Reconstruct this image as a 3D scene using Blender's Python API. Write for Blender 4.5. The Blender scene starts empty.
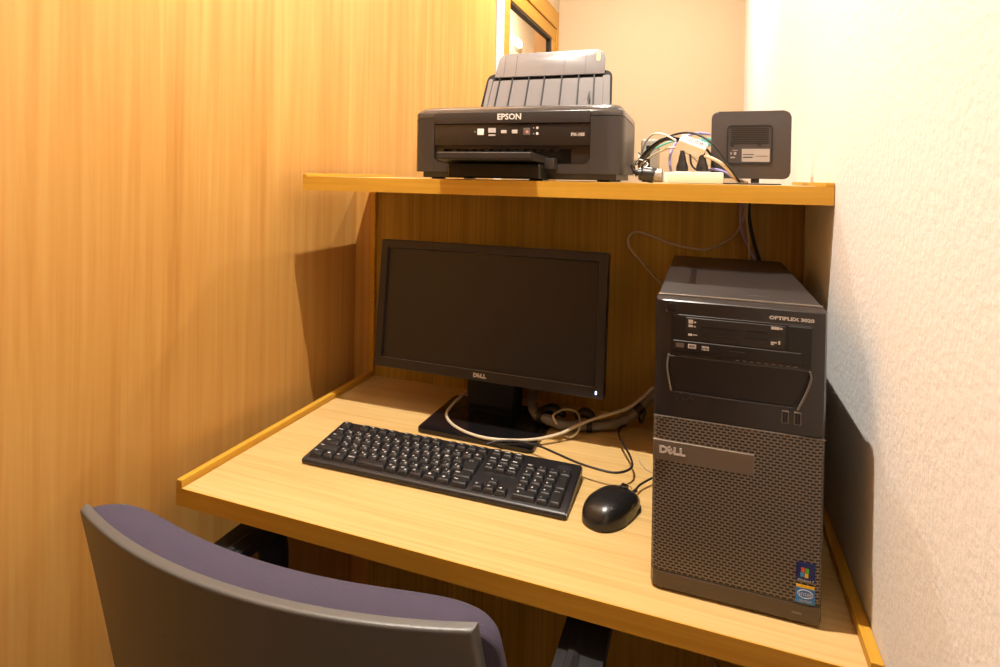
import bpy, bmesh, math, random
from mathutils import Vector, Matrix
random.seed(7)
C = bpy.context.scene.collection
PI = math.pi

# ------------------------------------------------------------------ constants (metres; z = 0 is the desk top)
GAP = .05            # gap between desk unit and wooden wall
W = .9418            # desk width, up to the plaster wall
D = .5614            # desk depth
TH = .0275
HS = .4591; TS = .0273; DS = .2684
SH = HS + TS         # shelf top
FLOOR = -.72
CEIL = 1.87

# ------------------------------------------------------------------ materials
def newmat(name):
    m = bpy.data.materials.new(name); m.use_nodes = True
    nt = m.node_tree; b = nt.nodes['Principled BSDF']
    return m, nt, b
def mat(name, col, rough=.5, metal=0, spec=.5, bump=0, bscale=200, emit=None, estr=0, coat=0):
    m, nt, b = newmat(name)
    b.inputs['Base Color'].default_value = (*col, 1); b.inputs['Roughness'].default_value = rough
    b.inputs['Metallic'].default_value = metal; b.inputs['Specular IOR Level'].default_value = spec
    if coat: b.inputs['Coat Weight'].default_value = coat; b.inputs['Coat Roughness'].default_value = .0
    if emit: b.inputs['Emission Color'].default_value = (*emit, 1); b.inputs['Emission Strength'].default_value = estr
    tc = nt.nodes.new('ShaderNodeTexCoord'); n = nt.nodes.new('ShaderNodeTexNoise'); n.inputs['Scale'].default_value = bscale
    n.inputs['Detail'].default_value = 3
    nt.links.new(tc.outputs['Object'], n.inputs['Vector'])
    if bump:
        bp = nt.nodes.new('ShaderNodeBump'); bp.inputs['Strength'].default_value = bump; bp.inputs['Distance'].default_value = .001
        nt.links.new(n.outputs['Fac'], bp.inputs['Height']); nt.links.new(bp.outputs['Normal'], b.inputs['Normal'])
    else:
        mr = nt.nodes.new('ShaderNodeMapRange'); mr.inputs['To Min'].default_value = max(0, rough - .03); mr.inputs['To Max'].default_value = min(1, rough + .03)
        nt.links.new(n.outputs['Fac'], mr.inputs['Value']); nt.links.new(mr.outputs['Result'], b.inputs['Roughness'])
    return m
def wood(name, c1, c2, c3, axis='z', fine=90, stretch=.03, rough=.42, spec=.35, broad=5, seed=0, figure=.25):
    """grain running along axis: streak noise at two scales plus a wavy figure"""
    m, nt, b = newmat(name); N = nt.nodes; L = nt.links
    tc = N.new('ShaderNodeTexCoord')
    def streak(scale, st, detail, dist=0):
        mp = N.new('ShaderNodeMapping')
        s = [scale] * 3; s['xyz'.index(axis)] = scale * st
        mp.inputs['Scale'].default_value = s; mp.inputs['Location'].default_value = (seed, seed * 1.7, seed * .6)
        L.new(tc.outputs['Object'], mp.inputs['Vector'])
        n = N.new('ShaderNodeTexNoise'); n.inputs['Scale'].default_value = 1; n.inputs['Detail'].default_value = detail
        n.inputs['Roughness'].default_value = .6; n.inputs['Distortion'].default_value = dist
        L.new(mp.outputs['Vector'], n.inputs['Vector']); return n.outputs['Fac']
    f1 = streak(fine, stretch, 4, .3); f2 = streak(broad, .12, 3, .8); f3 = streak(broad * 6, .05, 3, 1.2)
    a = N.new('ShaderNodeMath'); a.operation = 'MULTIPLY_ADD'; a.inputs[1].default_value = .45; L.new(f1, a.inputs[0])
    m2 = N.new('ShaderNodeMath'); m2.operation = 'MULTIPLY'; m2.inputs[1].default_value = .30; L.new(f2, m2.inputs[0]); L.new(m2.outputs[0], a.inputs[2])
    a2 = N.new('ShaderNodeMath'); a2.operation = 'MULTIPLY_ADD'; a2.inputs[1].default_value = figure; L.new(f3, a2.inputs[0]); L.new(a.outputs[0], a2.inputs[2])
    r = N.new('ShaderNodeValToRGB'); e = r.color_ramp.elements
    e[0].position = .37; e[0].color = (*c1, 1); e[1].position = .64; e[1].color = (*c3, 1)
    k = e.new(.5); k.color = (*c2, 1)
    L.new(a2.outputs[0], r.inputs['Fac']); L.new(r.outputs['Color'], b.inputs['Base Color'])
    b.inputs['Roughness'].default_value = rough; b.inputs['Specular IOR Level'].default_value = spec
    bp = N.new('ShaderNodeBump'); bp.inputs['Strength'].default_value = .12; bp.inputs['Distance'].default_value = .0004
    L.new(f1, bp.inputs['Height']); L.new(bp.outputs['Normal'], b.inputs['Normal'])
    return m
M = {}
M['wall_wood'] = wood('wall veneer', (.46, .212, .044), (.535, .272, .066), (.59, .335, .096), 'z', 70, .02, .38, .4, 4.5, 3, .30)
M['desk'] = wood('desk laminate', (.52, .33, .12), (.60, .405, .165), (.66, .465, .21), 'x', 130, .02, .45, .35, 8, 5, .2)
M['edge'] = wood('desk edge band', (.52, .265, .024), (.58, .31, .034), (.63, .35, .046), 'x', 150, .02, .45, .3, 10, 9, .2)
M['lip'] = wood('lip wood', (.52, .265, .024), (.58, .31, .034), (.63, .35, .046), 'y', 150, .02, .45, .3, 10, 9, .2)
M['panel'] = wood('hutch panel', (.31, .180, .020), (.43, .260, .034), (.54, .34, .060), 'z', 170, .006, .5, .3, 9, 11, .22)
M['door_wood'] = wood('door wood', (.45, .22, .03), (.51, .26, .04), (.56, .30, .055), 'y', 60, .03, .45, .3, 8, 2, .2)

def plaster():
    m, nt, b = newmat('white plaster'); N = nt.nodes; L = nt.links
    b.inputs['Base Color'].default_value = (.80, .785, .775, 1); b.inputs['Roughness'].default_value = .75; b.inputs['Specular IOR Level'].default_value = .25
    tc = N.new('ShaderNodeTexCoord'); n = N.new('ShaderNodeTexNoise'); n.inputs['Scale'].default_value = 240; n.inputs['Detail'].default_value = 4
    v = N.new('ShaderNodeTexVoronoi'); v.inputs['Scale'].default_value = 120; v.feature = 'SMOOTH_F1'
    L.new(tc.outputs['Object'], n.inputs['Vector']); L.new(tc.outputs['Object'], v.inputs['Vector'])
    a = N.new('ShaderNodeMath'); a.operation = 'ADD'; L.new(n.outputs['Fac'], a.inputs[0]); L.new(v.outputs['Distance'], a.inputs[1])
    bp = N.new('ShaderNodeBump'); bp.inputs['Strength'].default_value = .35; bp.inputs['Distance'].default_value = .0012
    L.new(a.outputs[0], bp.inputs['Height']); L.new(bp.outputs['Normal'], b.inputs['Normal'])
    return m
M['plaster'] = plaster()
M['cream'] = mat('cream wall paint', (.56, .42, .265), .7, bump=.15, bscale=150)
M['ceil'] = mat('ceiling paint', (.55, .52, .47), .8, bump=.1, bscale=120)
M['floor'] = mat('carpet tile', (.10, .075, .055), .95, bump=.6, bscale=500)
M['alu'] = mat('white aluminium strip', (.86, .83, .80), .35, .0)
M['gasket'] = mat('dark gasket', (.03, .02, .012), .6)
M['black'] = mat('black plastic', (.016, .014, .014), .38, bump=.05, bscale=900)
M['gloss'] = mat('glossy black plastic', (.012, .010, .010), .12)
M['matt'] = mat('matt black', (.006, .005, .005), .6, spec=.3)
M['bezel'] = mat('monitor bezel plastic', (.020, .0175, .019), .42, bump=.12, bscale=1400)
M['screen'] = mat('dark screen', (.019, .0175, .017), .32, spec=.5)
M['painted_shine'] = mat('bevel shine strip', (.45, .42, .42), .3)
M['base'] = mat('monitor base plastic', (.007, .006, .007), .22)
M['kb'] = mat('keyboard plastic', (.015, .0135, .015), .36, bump=.1, bscale=1500)
M['key'] = mat('key plastic', (.013, .012, .013), .45, bump=.12, bscale=1800)
M['legend'] = mat('key legend ink', (.80, .78, .78), .5)
M['logo_dark'] = mat('embossed dark logo', (.07, .065, .068), .3)
M['mouse'] = mat('mouse plastic', (.013, .012, .012), .27, bump=.02, bscale=2500)
M['mouse_side'] = mat('mouse side plastic', (.05, .042, .03), .22)
M['cord'] = mat('black cable rubber', (.012, .011, .012), .45)
M['beige'] = mat('beige cable', (.58, .49, .35), .45)
M['beige_dk'] = mat('grey beige cable', (.50, .41, .28), .5)
M['lav'] = mat('lavender cable', (.33, .30, .62), .45)
M['teal'] = mat('teal connector', (.14, .55, .48), .45)
M['white'] = mat('white plastic', (.80, .77, .73), .4)
M['offwhite'] = mat('ivory plastic', (.74, .68, .58), .4)
M['smoke'] = mat('smoky clear plastic', (.30, .26, .22), .25)
M['sleeve'] = mat('grey spiral sleeve', (.20, .17, .145), .4, bump=.6, bscale=260)
M['case'] = mat('dark grey steel', (.036, .030, .029), .35, .3, bump=.12, bscale=900)
M['pc_upper'] = mat('pc bezel upper', (.022, .019, .019), .30, bump=.06, bscale=900)
M['pc_recess'] = mat('pc bezel recess', (.011, .009, .009), .32)
M['pc_dark'] = mat('pc slots', (.006, .006, .006), .5)
M['pc_edge'] = mat('pc grey trim', (.17, .145, .125), .3, .3)
M['pc_plate'] = mat('pc name plate', (.19, .155, .12), .38, .35)
M['pc_strip'] = mat('pc foot strip', (.085, .066, .050), .3, .2)
M['silver'] = mat('silver print', (.62, .58, .55), .35)
M['led'] = mat('blue white led', (.6, .7, 1), .4, emit=(.45, .6, 1), estr=4)
M['blue'] = mat('sticker blue', (.015, .07, .38), .35)
M['blue2'] = mat('sticker light blue', (.03, .22, .68), .35)
M['navy'] = mat('sticker navy', (.008, .02, .14), .35)
M['red'] = mat('sticker red', (.70, .08, .02), .4)
M['green'] = mat('sticker green', (.12, .45, .03), .4)
M['yellow'] = mat('sticker yellow', (.80, .52, .03), .4)
M['sky'] = mat('sticker sky', (.06, .35, .80), .4)
M['printer'] = mat('printer black plastic', (.032, .027, .026), .38, bump=.10, bscale=1100)
M['printer_lid'] = mat('printer lid plastic', (.050, .043, .041), .16, bump=.10, bscale=1100)
M['printer_gloss'] = mat('printer gloss strip', (.022, .017, .015), .12)
M['printer_dark'] = mat('printer slot black', (.006, .005, .005), .5)
M['printer_tray'] = mat('printer tray grey', (.20, .19, .195), .25)
M['icon'] = mat('printer icon', (.55, .50, .46), .4)
M['pink'] = mat('printer pink icon', (.65, .25, .27), .4)
M['router'] = mat('router plastic', (.050, .040, .038), .5, bump=.15, bscale=900)
M['router_panel'] = mat('router panel', (.050, .042, .040), .4)
M['router_slot'] = mat('router vent', (.008, .007, .007), .6)
M['label_grey'] = mat('router label', (.34, .31, .29), .5)
M['shell'] = mat('chair shell plastic', (.082, .080, .077), .36, bump=.25, bscale=900)
M['fabric'] = mat('lavender grey fabric', (.060, .050, .078), .92, spec=.2, bump=.9, bscale=1300)
M['chair_black'] = mat('chair black plastic', (.008, .0075, .009), .6)
M['chrome'] = mat('chair steel', (.5, .5, .5), .25, 1)
M['lampglow'] = mat('lamp diffuser', (1, .95, .85), .5, emit=(1, .93, .80), estr=6)

def pc_mesh_mat():
    m, nt, b = newmat('perforated pc bezel'); N = nt.nodes; L = nt.links
    tc = N.new('ShaderNodeTexCoord'); sp = N.new('ShaderNodeSeparateXYZ'); L.new(tc.outputs['Object'], sp.inputs[0])
    def mth(op, a, b_=None, c=None):
        n = N.new('ShaderNodeMath'); n.operation = op
        for i, v in enumerate((a, b_, c)):
            if v is None: continue
            if isinstance(v, (int, float)): n.inputs[i].default_value = v
            else: L.new(v, n.inputs[i])
        return n.outputs[0]
    px, pz = .0066, .0035
    row = mth('DIVIDE', sp.outputs['Z'], pz); ri = mth('FLOOR', row); rf = mth('FRACT', row)
    odd = mth('MODULO', ri, 2.0); sh = mth('MULTIPLY', odd, .5)
    u = mth('FRACT', mth('ADD', mth('DIVIDE', sp.outputs['X'], px), sh))
    dx = mth('MULTIPLY', mth('MAXIMUM', mth('SUBTRACT', mth('ABSOLUTE', mth('SUBTRACT', u, .5)), .22), 0.0), px)
    dz = mth('MULTIPLY', mth('SUBTRACT', rf, .5), pz)
    d = mth('SQRT', mth('ADD', mth('MULTIPLY', dx, dx), mth('MULTIPLY', dz, dz)))
    mr = N.new('ShaderNodeMapRange'); mr.inputs['From Min'].default_value = .00085; mr.inputs['From Max'].default_value = .00125
    L.new(d, mr.inputs['Value'])
    mx = N.new('ShaderNodeMix'); mx.data_type = 'RGBA'; L.new(mr.outputs['Result'], mx.inputs[0])
    mx.inputs[6].default_value = (.004, .003, .003, 1); mx.inputs[7].default_value = (.19, .155, .125, 1)
    L.new(mx.outputs[2], b.inputs['Base Color'])
    bp = N.new('ShaderNodeBump'); bp.inputs['Strength'].default_value = .2; bp.inputs['Distance'].default_value = .0005
    L.new(mr.outputs['Result'], bp.inputs['Height']); L.new(bp.outputs['Normal'], b.inputs['Normal'])
    b.inputs['Roughness'].default_value = .5; b.inputs['Metallic'].default_value = 0
    return m
M['pc_mesh'] = pc_mesh_mat()
def glass():
    m, nt, b = newmat('door glass')
    b.inputs['Base Color'].default_value = (1, 1, 1, 1); b.inputs['Roughness'].default_value = .02
    b.inputs['Transmission Weight'].default_value = 1; b.inputs['IOR'].default_value = 1.05
    return m
M['glass'] = glass()

# ------------------------------------------------------------------ mesh helpers
def tag(o, label=None, cat=None, group=None, kind=None):
    if label: o['label'] = label
    if cat: o['category'] = cat
    if group: o['group'] = group
    if kind: o['kind'] = kind
    return o
def thing(name, label, cat, loc=(0, 0, 0), rz=0, group=None):
    o = bpy.data.objects.new(name, None); o.empty_display_size = .03; C.objects.link(o)
    o.location = loc; o.rotation_euler = (0, 0, rz)
    return tag(o, label, cat, group)
def obj(name, bm, m, parent=None, smooth=35, loc=None, rot=None):
    me = bpy.data.meshes.new(name)
    bmesh.ops.recalc_face_normals(bm, faces=bm.faces)
    if smooth:
        for f in bm.faces: f.smooth = True
    bm.to_mesh(me); bm.free()
    if smooth: me.set_sharp_from_angle(angle=math.radians(smooth))
    for x in (m if isinstance(m, (list, tuple)) else [m]): me.materials.append(x)
    o = bpy.data.objects.new(name, me); C.objects.link(o)
    if loc: o.location = loc
    if rot: o.rotation_euler = rot
    if parent: o.parent = parent
    return o
def struct(name, bm, m, parent=None, smooth=35):
    o = obj(name, bm, m, parent, smooth)
    if not parent: o['kind'] = 'structure'
    return o
def merge(bm, other, mi=0, mtx=None):
    """append other into bm"""
    if mtx: bmesh.ops.transform(other, matrix=mtx, verts=other.verts)
    vm = {v: bm.verts.new(v.co) for v in other.verts}
    for f in other.faces:
        try:
            g = bm.faces.new([vm[v] for v in f.verts]); g.material_index = f.material_index if mi is None else mi
        except ValueError: pass
    other.free(); return bm
def box(x0, x1, y0, y1, z0, z1, bev=0, seg=2):
    bm = bmesh.new()
    vs = [bm.verts.new((x, y, z)) for x in (x0, x1) for y in (y0, y1) for z in (z0, z1)]
    for q in ((0, 1, 3, 2), (4, 6, 7, 5), (0, 4, 5, 1), (2, 3, 7, 6), (0, 2, 6, 4), (1, 5, 7, 3)):
        bm.faces.new([vs[i] for i in q])
    if bev: bmesh.ops.bevel(bm, geom=list(bm.edges), offset=bev, segments=seg, affect='EDGES', profile=.6)
    return bm
def boxes(lst, bev=0, seg=1):
    bm = bmesh.new()
    for b in lst: merge(bm, box(*b[:6], bev=bev, seg=seg), b[6] if len(b) > 6 else 0)
    return bm
def rrect(w, h, r, n=6, cx=0, cy=0):
    pts = []
    rr = r if isinstance(r, (list, tuple)) else [r] * 4
    for k, (sx, sy) in enumerate(((1, 1), (-1, 1), (-1, -1), (1, -1))):
        q = max(rr[k], 1e-5); ox, oy = cx + sx * (w / 2 - q), cy + sy * (h / 2 - q)
        for i in range(n + 1):
            a = k * PI / 2 + i * PI / 2 / n
            pts.append((ox + q * math.cos(a), oy + q * math.sin(a)))
    return pts
def prism(pts, z0, z1, plane='xy', bev=0, seg=2, caps=True):
    """polygon in plane extruded along the third axis"""
    bm = bmesh.new()
    def P(a, b, c): return {'xy': (a, b, c), 'xz': (a, c, b), 'yz': (c, a, b)}[plane]
    lo = [bm.verts.new(P(a, b, z0)) for a, b in pts]; hi = [bm.verts.new(P(a, b, z1)) for a, b in pts]
    n = len(pts)
    for i in range(n): bm.faces.new((lo[i], lo[(i + 1) % n], hi[(i + 1) % n], hi[i]))
    fs = [bm.faces.new(lo), bm.faces.new(hi)]
    if bev:
        es = set(e for f in fs for e in f.edges)
        bmesh.ops.bevel(bm, geom=list(es), offset=bev, segments=seg, affect='EDGES', profile=.6)
    return bm
def ring_prism(outer, inner, z0, z1, plane='xy'):
    bm = bmesh.new()
    def P(a, b, c): return {'xy': (a, b, c), 'xz': (a, c, b), 'yz': (c, a, b)}[plane]
    R = [[bm.verts.new(P(a, b, z)) for a, b in pts] for pts, z in ((outer, z0), (inner, z0), (inner, z1), (outer, z1))]
    n = len(outer)
    for k in range(4):
        A, B = R[k], R[(k + 1) % 4]
        for i in range(n): bm.faces.new((A[i], A[(i + 1) % n], B[(i + 1) % n], B[i]))
    return bm
def catmull(pts, sub=8):
    p = [Vector(q) for q in pts]; p = [p[0] * 2 - p[1]] + p + [p[-1] * 2 - p[-2]]; out = []
    for i in range(1, len(p) - 2):
        for k in range(sub):
            t = k / sub
            out.append(.5 * ((2 * p[i]) + (p[i + 1] - p[i - 1]) * t + (2 * p[i - 1] - 5 * p[i] + 4 * p[i + 1] - p[i + 2]) * t * t + (3 * p[i] - p[i - 1] - 3 * p[i + 1] + p[i + 2]) * t ** 3))
    out.append(p[-2].copy()); return out
def tube(pts, r, n=10, sub=8, prof=None, caps=True):
    """swept tube; prof(t) scales the radius; r may be (rx, ry)"""
    path = catmull(pts, sub) if sub > 1 else [Vector(p) for p in pts]
    bm = bmesh.new(); up = Vector((0, 0, 1)); rings = []; last = None
    for i, p in enumerate(path):
        t = (path[min(i + 1, len(path) - 1)] - path[max(i - 1, 0)]).normalized()
        if last is None:
            a = t.cross(up)
            if a.length < .2: a = t.cross(Vector((1, 0, 0)))
        else: a = last - t * last.dot(t)
        a.normalize(); last = a; b = t.cross(a)
        k = prof(i / (len(path) - 1)) if prof else 1
        rx, ry = r if isinstance(r, tuple) else (r, r)
        rings.append([bm.verts.new(p + a * (rx * k * math.cos(2 * PI * j / n)) + b * (ry * k * math.sin(2 * PI * j / n))) for j in range(n)])
    for A, B in zip(rings, rings[1:]):
        for j in range(n): bm.faces.new((A[j], A[(j + 1) % n], B[(j + 1) % n], B[j]))
    if caps: bm.faces.new(rings[0]); bm.faces.new(rings[-1])
    return bm
def cyl(p0, p1, r, n=20, r2=None):
    r2 = r if r2 is None else r2
    return tube([p0, p1], r, n, 1, (lambda t: 1 + (r2 / r - 1) * t))
def lathe(prof, n=24, cx=0, cy=0):
    bm = bmesh.new(); rings = []
    for r, z in prof: rings.append([bm.verts.new((cx + max(r, 1e-4) * math.cos(2 * PI * j / n), cy + max(r, 1e-4) * math.sin(2 * PI * j / n), z)) for j in range(n)])
    for A, B in zip(rings, rings[1:]):
        for j in range(n): bm.faces.new((A[j], A[(j + 1) % n], B[(j + 1) % n], B[j]))
    bm.faces.new(rings[0]); bm.faces.new(rings[-1]); return bm
def twosheet(fa, fb, nu, nv):
    """closed body between two parametric sheets sharing their border row count"""
    bm = bmesh.new()
    A = [[bm.verts.new(fa(i / nu * 2 - 1, j / nv * 2 - 1)) for j in range(nv + 1)] for i in range(nu + 1)]
    B = [[bm.verts.new(fb(i / nu * 2 - 1, j / nv * 2 - 1)) for j in range(nv + 1)] for i in range(nu + 1)]
    for i in range(nu):
        for j in range(nv):
            bm.faces.new((A[i][j], A[i + 1][j], A[i + 1][j + 1], A[i][j + 1])); bm.faces.new((B[i][j], B[i][j + 1], B[i + 1][j + 1], B[i + 1][j]))
    for i in range(nu):
        bm.faces.new((A[i][0], B[i][0], B[i + 1][0], A[i + 1][0])); bm.faces.new((A[i][nv], A[i + 1][nv], B[i + 1][nv], B[i][nv]))
    for j in range(nv):
        bm.faces.new((A[0][j], A[0][j + 1], B[0][j + 1], B[0][j])); bm.faces.new((A[nu][j], B[nu][j], B[nu][j + 1], A[nu][j + 1]))
    bmesh.ops.remove_doubles(bm, verts=bm.verts, dist=1e-5)
    return bm
_tc = {}
def text_bm(s, size, ext=.0003, sx=1.0, bold=0.0, align='CENTER'):
    """letters as a mesh in the xy plane (reading along +x), thickness along z"""
    key = (s, size, ext, sx, bold, align)
    if key not in _tc:
        cu = bpy.data.curves.new('t', 'FONT'); cu.body = s; cu.size = size; cu.extrude = ext; cu.offset = bold
        cu.align_x = align; cu.align_y = 'CENTER'; cu.resolution_u = 2
        o = bpy.data.objects.new('t', cu); C.objects.link(o)
        dg = bpy.context.evaluated_depsgraph_get(); dg.update()
        me = bpy.data.meshes.new_from_object(o.evaluated_get(dg))
        bpy.data.objects.remove(o); bpy.data.curves.remove(cu)
        _tc[key] = me
    bm = bmesh.new(); bm.from_mesh(_tc[key])
    if sx != 1: bmesh.ops.scale(bm, vec=(sx, 1, 1), verts=bm.verts)
    return bm
FRONT = Matrix.Rotation(PI / 2, 4, 'X')     # xy letters -> xz plane, facing -y
def T(x, y, z): return Matrix.Translation((x, y, z))
def dell(size, ext=.0003):
    bm = bmesh.new(); w = size * .62
    merge(bm, text_bm('D', size, ext, 1.15, size * .05), 0, T(-1.55 * w, 0, 0))
    merge(bm, text_bm('E', size * .96, ext, 1.1, size * .05), 0, T(-.50 * w, 0, 0) @ Matrix.Rotation(math.radians(38), 4, 'Z'))
    merge(bm, text_bm('L', size, ext, 1.15, size * .05), 0, T(.50 * w, 0, 0))
    merge(bm, text_bm('L', size, ext, 1.15, size * .05), 0, T(1.45 * w, 0, 0))
    return bm

# ------------------------------------------------------------------ the room
YF, YB = -3.2, 2.07
struct('floor', box(-2.6, 1.2, YF - .1, 5.2, FLOOR - .05, FLOOR), M['floor'])
struct('ceiling', box(-2.6, 1.2, YF - .1, 5.2, CEIL, CEIL + .05), M['ceil'])
struct('wall_left', box(-GAP - .10, -GAP, YF, .993, FLOOR, CEIL), M['wall_wood'])
struct('wall_right', box(W, W + .1, YF, YB + .1, FLOOR, CEIL), M['plaster'])
struct('wall_back', box(-.2, W, YB, YB + .1, FLOOR, CEIL), M['cream'])
struct('wall_front', box(-.15, W, YF - .1, YF, FLOOR, CEIL), M['wall_wood'])
X0 = -GAP
struct('wall_above_door', box(X0 - .11, X0 - .001, 1.10, YB, 1.445, CEIL), M['cream'])
# partition end: dark joint and white aluminium post
struct('trim_1', box(X0 - .10, X0 - .008, .993, 1.012, FLOOR, CEIL), M['gasket'])
struct('trim_2', boxes([(X0 - .10, X0, 1.012, 1.050, FLOOR, CEIL), (X0 - .10, X0 - .004, 1.050, 1.058, FLOOR, CEIL), (X0 - .10, X0, 1.058, 1.100, FLOOR, CEIL)]), M['alu'])
# glazed wooden door beside it
dr = tag(bpy.data.objects.new('door_1', None), 'orange wood framed glass door behind the desk unit', None, None, 'structure'); C.objects.link(dr)
obj('door_frame', boxes([(X0 - .06, X0, 1.100, 1.180, FLOOR, 1.445), (X0 - .06, X0, 1.180, YB, 1.345, 1.445), (X0 - .06, X0, 2.03, YB, FLOOR, 1.345)], .002), M['door_wood'], dr)
obj('door_leaf_frame', boxes([(X0 - .045, X0 - .006, 1.180, 1.197, FLOOR, 1.341), (X0 - .045, X0 - .006, 1.197, 2.028, 1.275, 1.341), (X0 - .045, X0 - .006, 1.940, 2.028, FLOOR, 1.275), (X0 - .045, X0 - .006, 1.197, 1.940, FLOOR, FLOOR + .2)], .002), M['door_wood'], dr)
obj('gasket', boxes([(X0 - .040, X0 - .010, 1.197, 1.940, 1.262, 1.275), (X0 - .040, X0 - .010, 1.926, 1.940, FLOOR + .2, 1.262)]), M['gasket'], dr)
obj('glass', box(X0 - .026, X0 - .022, 1.197, 1.935, FLOOR + .2, 1.27), M['glass'], dr)
# room seen through the door glass
struct('wall_beyond', box(-.65, -.55, 1.0, 3.28, FLOOR, CEIL), M['cream'])
struct('wall_beyond_far', box(-.55, .3, 3.28, 3.38, FLOOR, CEIL), M['cream'])
wl = thing('wall_lamp', 'oval glowing lamp seen through the glass of the wooden door', 'lamp', (-.55, 2.81, 1.47))
obj('lamp_shade', prism(rrect(.16, .050, .022), 0, .02, 'yz', .004), M['lampglow'], wl)
obj('mount', prism(rrect(.12, .03, .014), -.0005, .006, 'yz'), M['alu'], wl)

# ------------------------------------------------------------------ desk unit
dk = thing('desk', 'pale oak veneer computer desk with raised shelf and back panel, built between two walls', 'desk', (0, 0, 0))
obj('desk_top', boxes([(0, W - .001, -D + .0015, 0, -TH, -.0002, 0), (0, W - .001, -D, -D + .0015, -TH, 0, 1)]), [M['desk'], M['edge']], dk, 0)
obj('side_lip', box(0, .011, -D, 0, 0, .0125, .0008), M['lip'], dk)
obj('side_lip', box(W - .013, W - .001, -D, 0, 0, .0125, .0008), M['lip'], dk)
obj('back_panel', box(.0015, W - .001, 0, .02, FLOOR, HS), M['panel'], dk)
obj('light_leak_block', box(-GAP + .001, .0015, .001, .019, FLOOR, HS), M['wall_wood'], dk)  # added strip: closes the wall gap so light from behind can't leak through
obj('upright_lip', box(0, .0125, -.010, 0, .0125, HS, .0008), M['lip'], dk)
sh = obj('shelf', boxes([(0, W - .001, -DS + .0015, .09, HS, SH - .0002, 0), (0, W - .001, -DS, -DS + .0015, HS, SH, 1)]), [M['desk'], M['edge']], dk, 0)
obj('shelf_lip', box(0, .009, -DS, .09, SH, SH + .006, .0008), M['lip'], sh)
obj('shelf_lip', box(W - .012, W - .001, -DS, .09, SH, SH + .006, .0008), M['lip'], sh)
obj('cable_grommet', lathe([(.026, HS - .002), (.026, HS)], 24, .838, -.03), M['matt'], dk)
obj('cleat', box(W - .03, W - .002, -D + .05, 0, -.09, -TH), M['panel'], dk)

# ------------------------------------------------------------------ monitor
MW, MH = .4813, .2643
mt = thing('computer_monitor', 'black widescreen monitor switched off, standing on a flat square base on the desk', 'monitor', (.1177, -.18, 0), -.0096)
tilt = Matrix.Translation((0, 0, .0927)) @ Matrix.Rotation(-.0991, 4, 'X')
def mpart(name, bm, m, parent=None, smooth=35):
    bmesh.ops.transform(bm, matrix=tilt, verts=bm.verts)
    return obj(name, bm, m, parent or mt, smooth)
# local: x 0..MW, z 0..MH, front at y=0, body goes back
bl, bt, bb = .0165, .0165, .0195
out = rrect(MW, MH, .004, 3, MW / 2, MH / 2)
inn = rrect(MW - 2 * bl, MH - bt - bb, .0015, 3, MW / 2, bb + (MH - bt - bb) / 2)
inn2 = rrect(MW - 2 * bl - .004, MH - bt - bb - .004, .001, 3, MW / 2, bb + (MH - bt - bb) / 2)
bm = bmesh.new()
def ringf(A, ya, B, yb):
    a = [bm.verts.new((x, ya, z)) for x, z in A]; b = [bm.verts.new((x, yb, z)) for x, z in B]; n = len(a)
    for i in range(n): bm.faces.new((a[i], a[(i + 1) % n], b[(i + 1) % n], b[i]))
out1 = rrect(MW - .002, MH - .002, .003, 3, MW / 2, MH / 2)
ringf(out, .022, out, .001); ringf(out, .001, out1, 0); ringf(out1, 0, inn, 0); ringf(inn, 0, inn2, .006)
bmesh.ops.remove_doubles(bm, verts=bm.verts, dist=1e-6)
fr = mpart('bezel', bm, M['bezel'])
mpart('screen', box(bl, MW - bl, .0055, .012, bb, MH - bt), M['screen'])
mpart('housing', prism(rrect(MW - .004, MH - .004, .01, 4, MW / 2, MH / 2), .014, .040, 'xz', .006), M['matt'])
mpart('housing_bulge', prism(rrect(.26, .17, .02, 4, MW / 2, MH / 2 - .01), .038, .058, 'xz', .008), M['matt'])
mpart('chin_highlight', box(bl + .002, MW - bl - .002, .0006, .0032, bb - .0007, bb + .0005), M['painted_shine'], fr)  # highlight along the screen's lower edge, put in as a pale strip
lg = dell(.0105); bmesh.ops.transform(lg, matrix=T(MW / 2 + .0, -.0002, .0100) @ FRONT, verts=lg.verts)
mpart('logo', lg, M['silver'], None, 0)
mpart('power_led', box(MW - .0155, MW - .0125, -.0008, 0, .0075, .0135, .0006, 1), M['led'])
mpart('stand_neck', prism([(.195, -.062), (.292, -.062), (.300, .09), (.187, .09)], .052, .068, 'xz', .003), M['matt'])
st = obj('stand_column', prism(rrect(.106, .055, .01, 4, .243, .085), .004, .10, 'xy', .003), M['matt'], mt)
bpts = rrect(.232, .186, .010, 5, .252, .030)
obj('stand_base', prism(bpts, .0006, .0085, 'xy', .002), M['base'], mt)

# ------------------------------------------------------------------ keyboard
KL, KD = .4564, .128
kb = thing('computer_keyboard', 'black full-size keyboard with white Latin and Japanese legends, in front of the monitor', 'keyboard', (.1300, -.4278, 0), .0137)
def kz(y): return .0100 + (y / KD) * .0130     # top surface height
prof = [(0, .004), (.001, .0015), (.012, .0005), (.116, .0060), (KD - .001, .0090), (KD, .0115), (KD, kz(KD) - .002), (KD - .003, kz(KD)), (.0045, kz(0) + .0005), (.0012, .0085), (0, .0065)]
bm = prism(prof, 0, KL, 'yz')
vv = [e for e in bm.edges if abs(e.verts[0].co.x - e.verts[1].co.x) < 1e-6]
bmesh.ops.bevel(bm, geom=vv, offset=.0022, segments=2, affect='EDGES', clamp_overlap=True)
obj('keyboard_case', bm, M['kb'], kb, 40)
U, RW = .01925, .0179
x0 = .0095
rowy = [.0075 + RW * i for i in range(5)] + [.0075 + RW * 5 + .0030]   # bottom row first, F row last
A = 'left'
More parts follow.
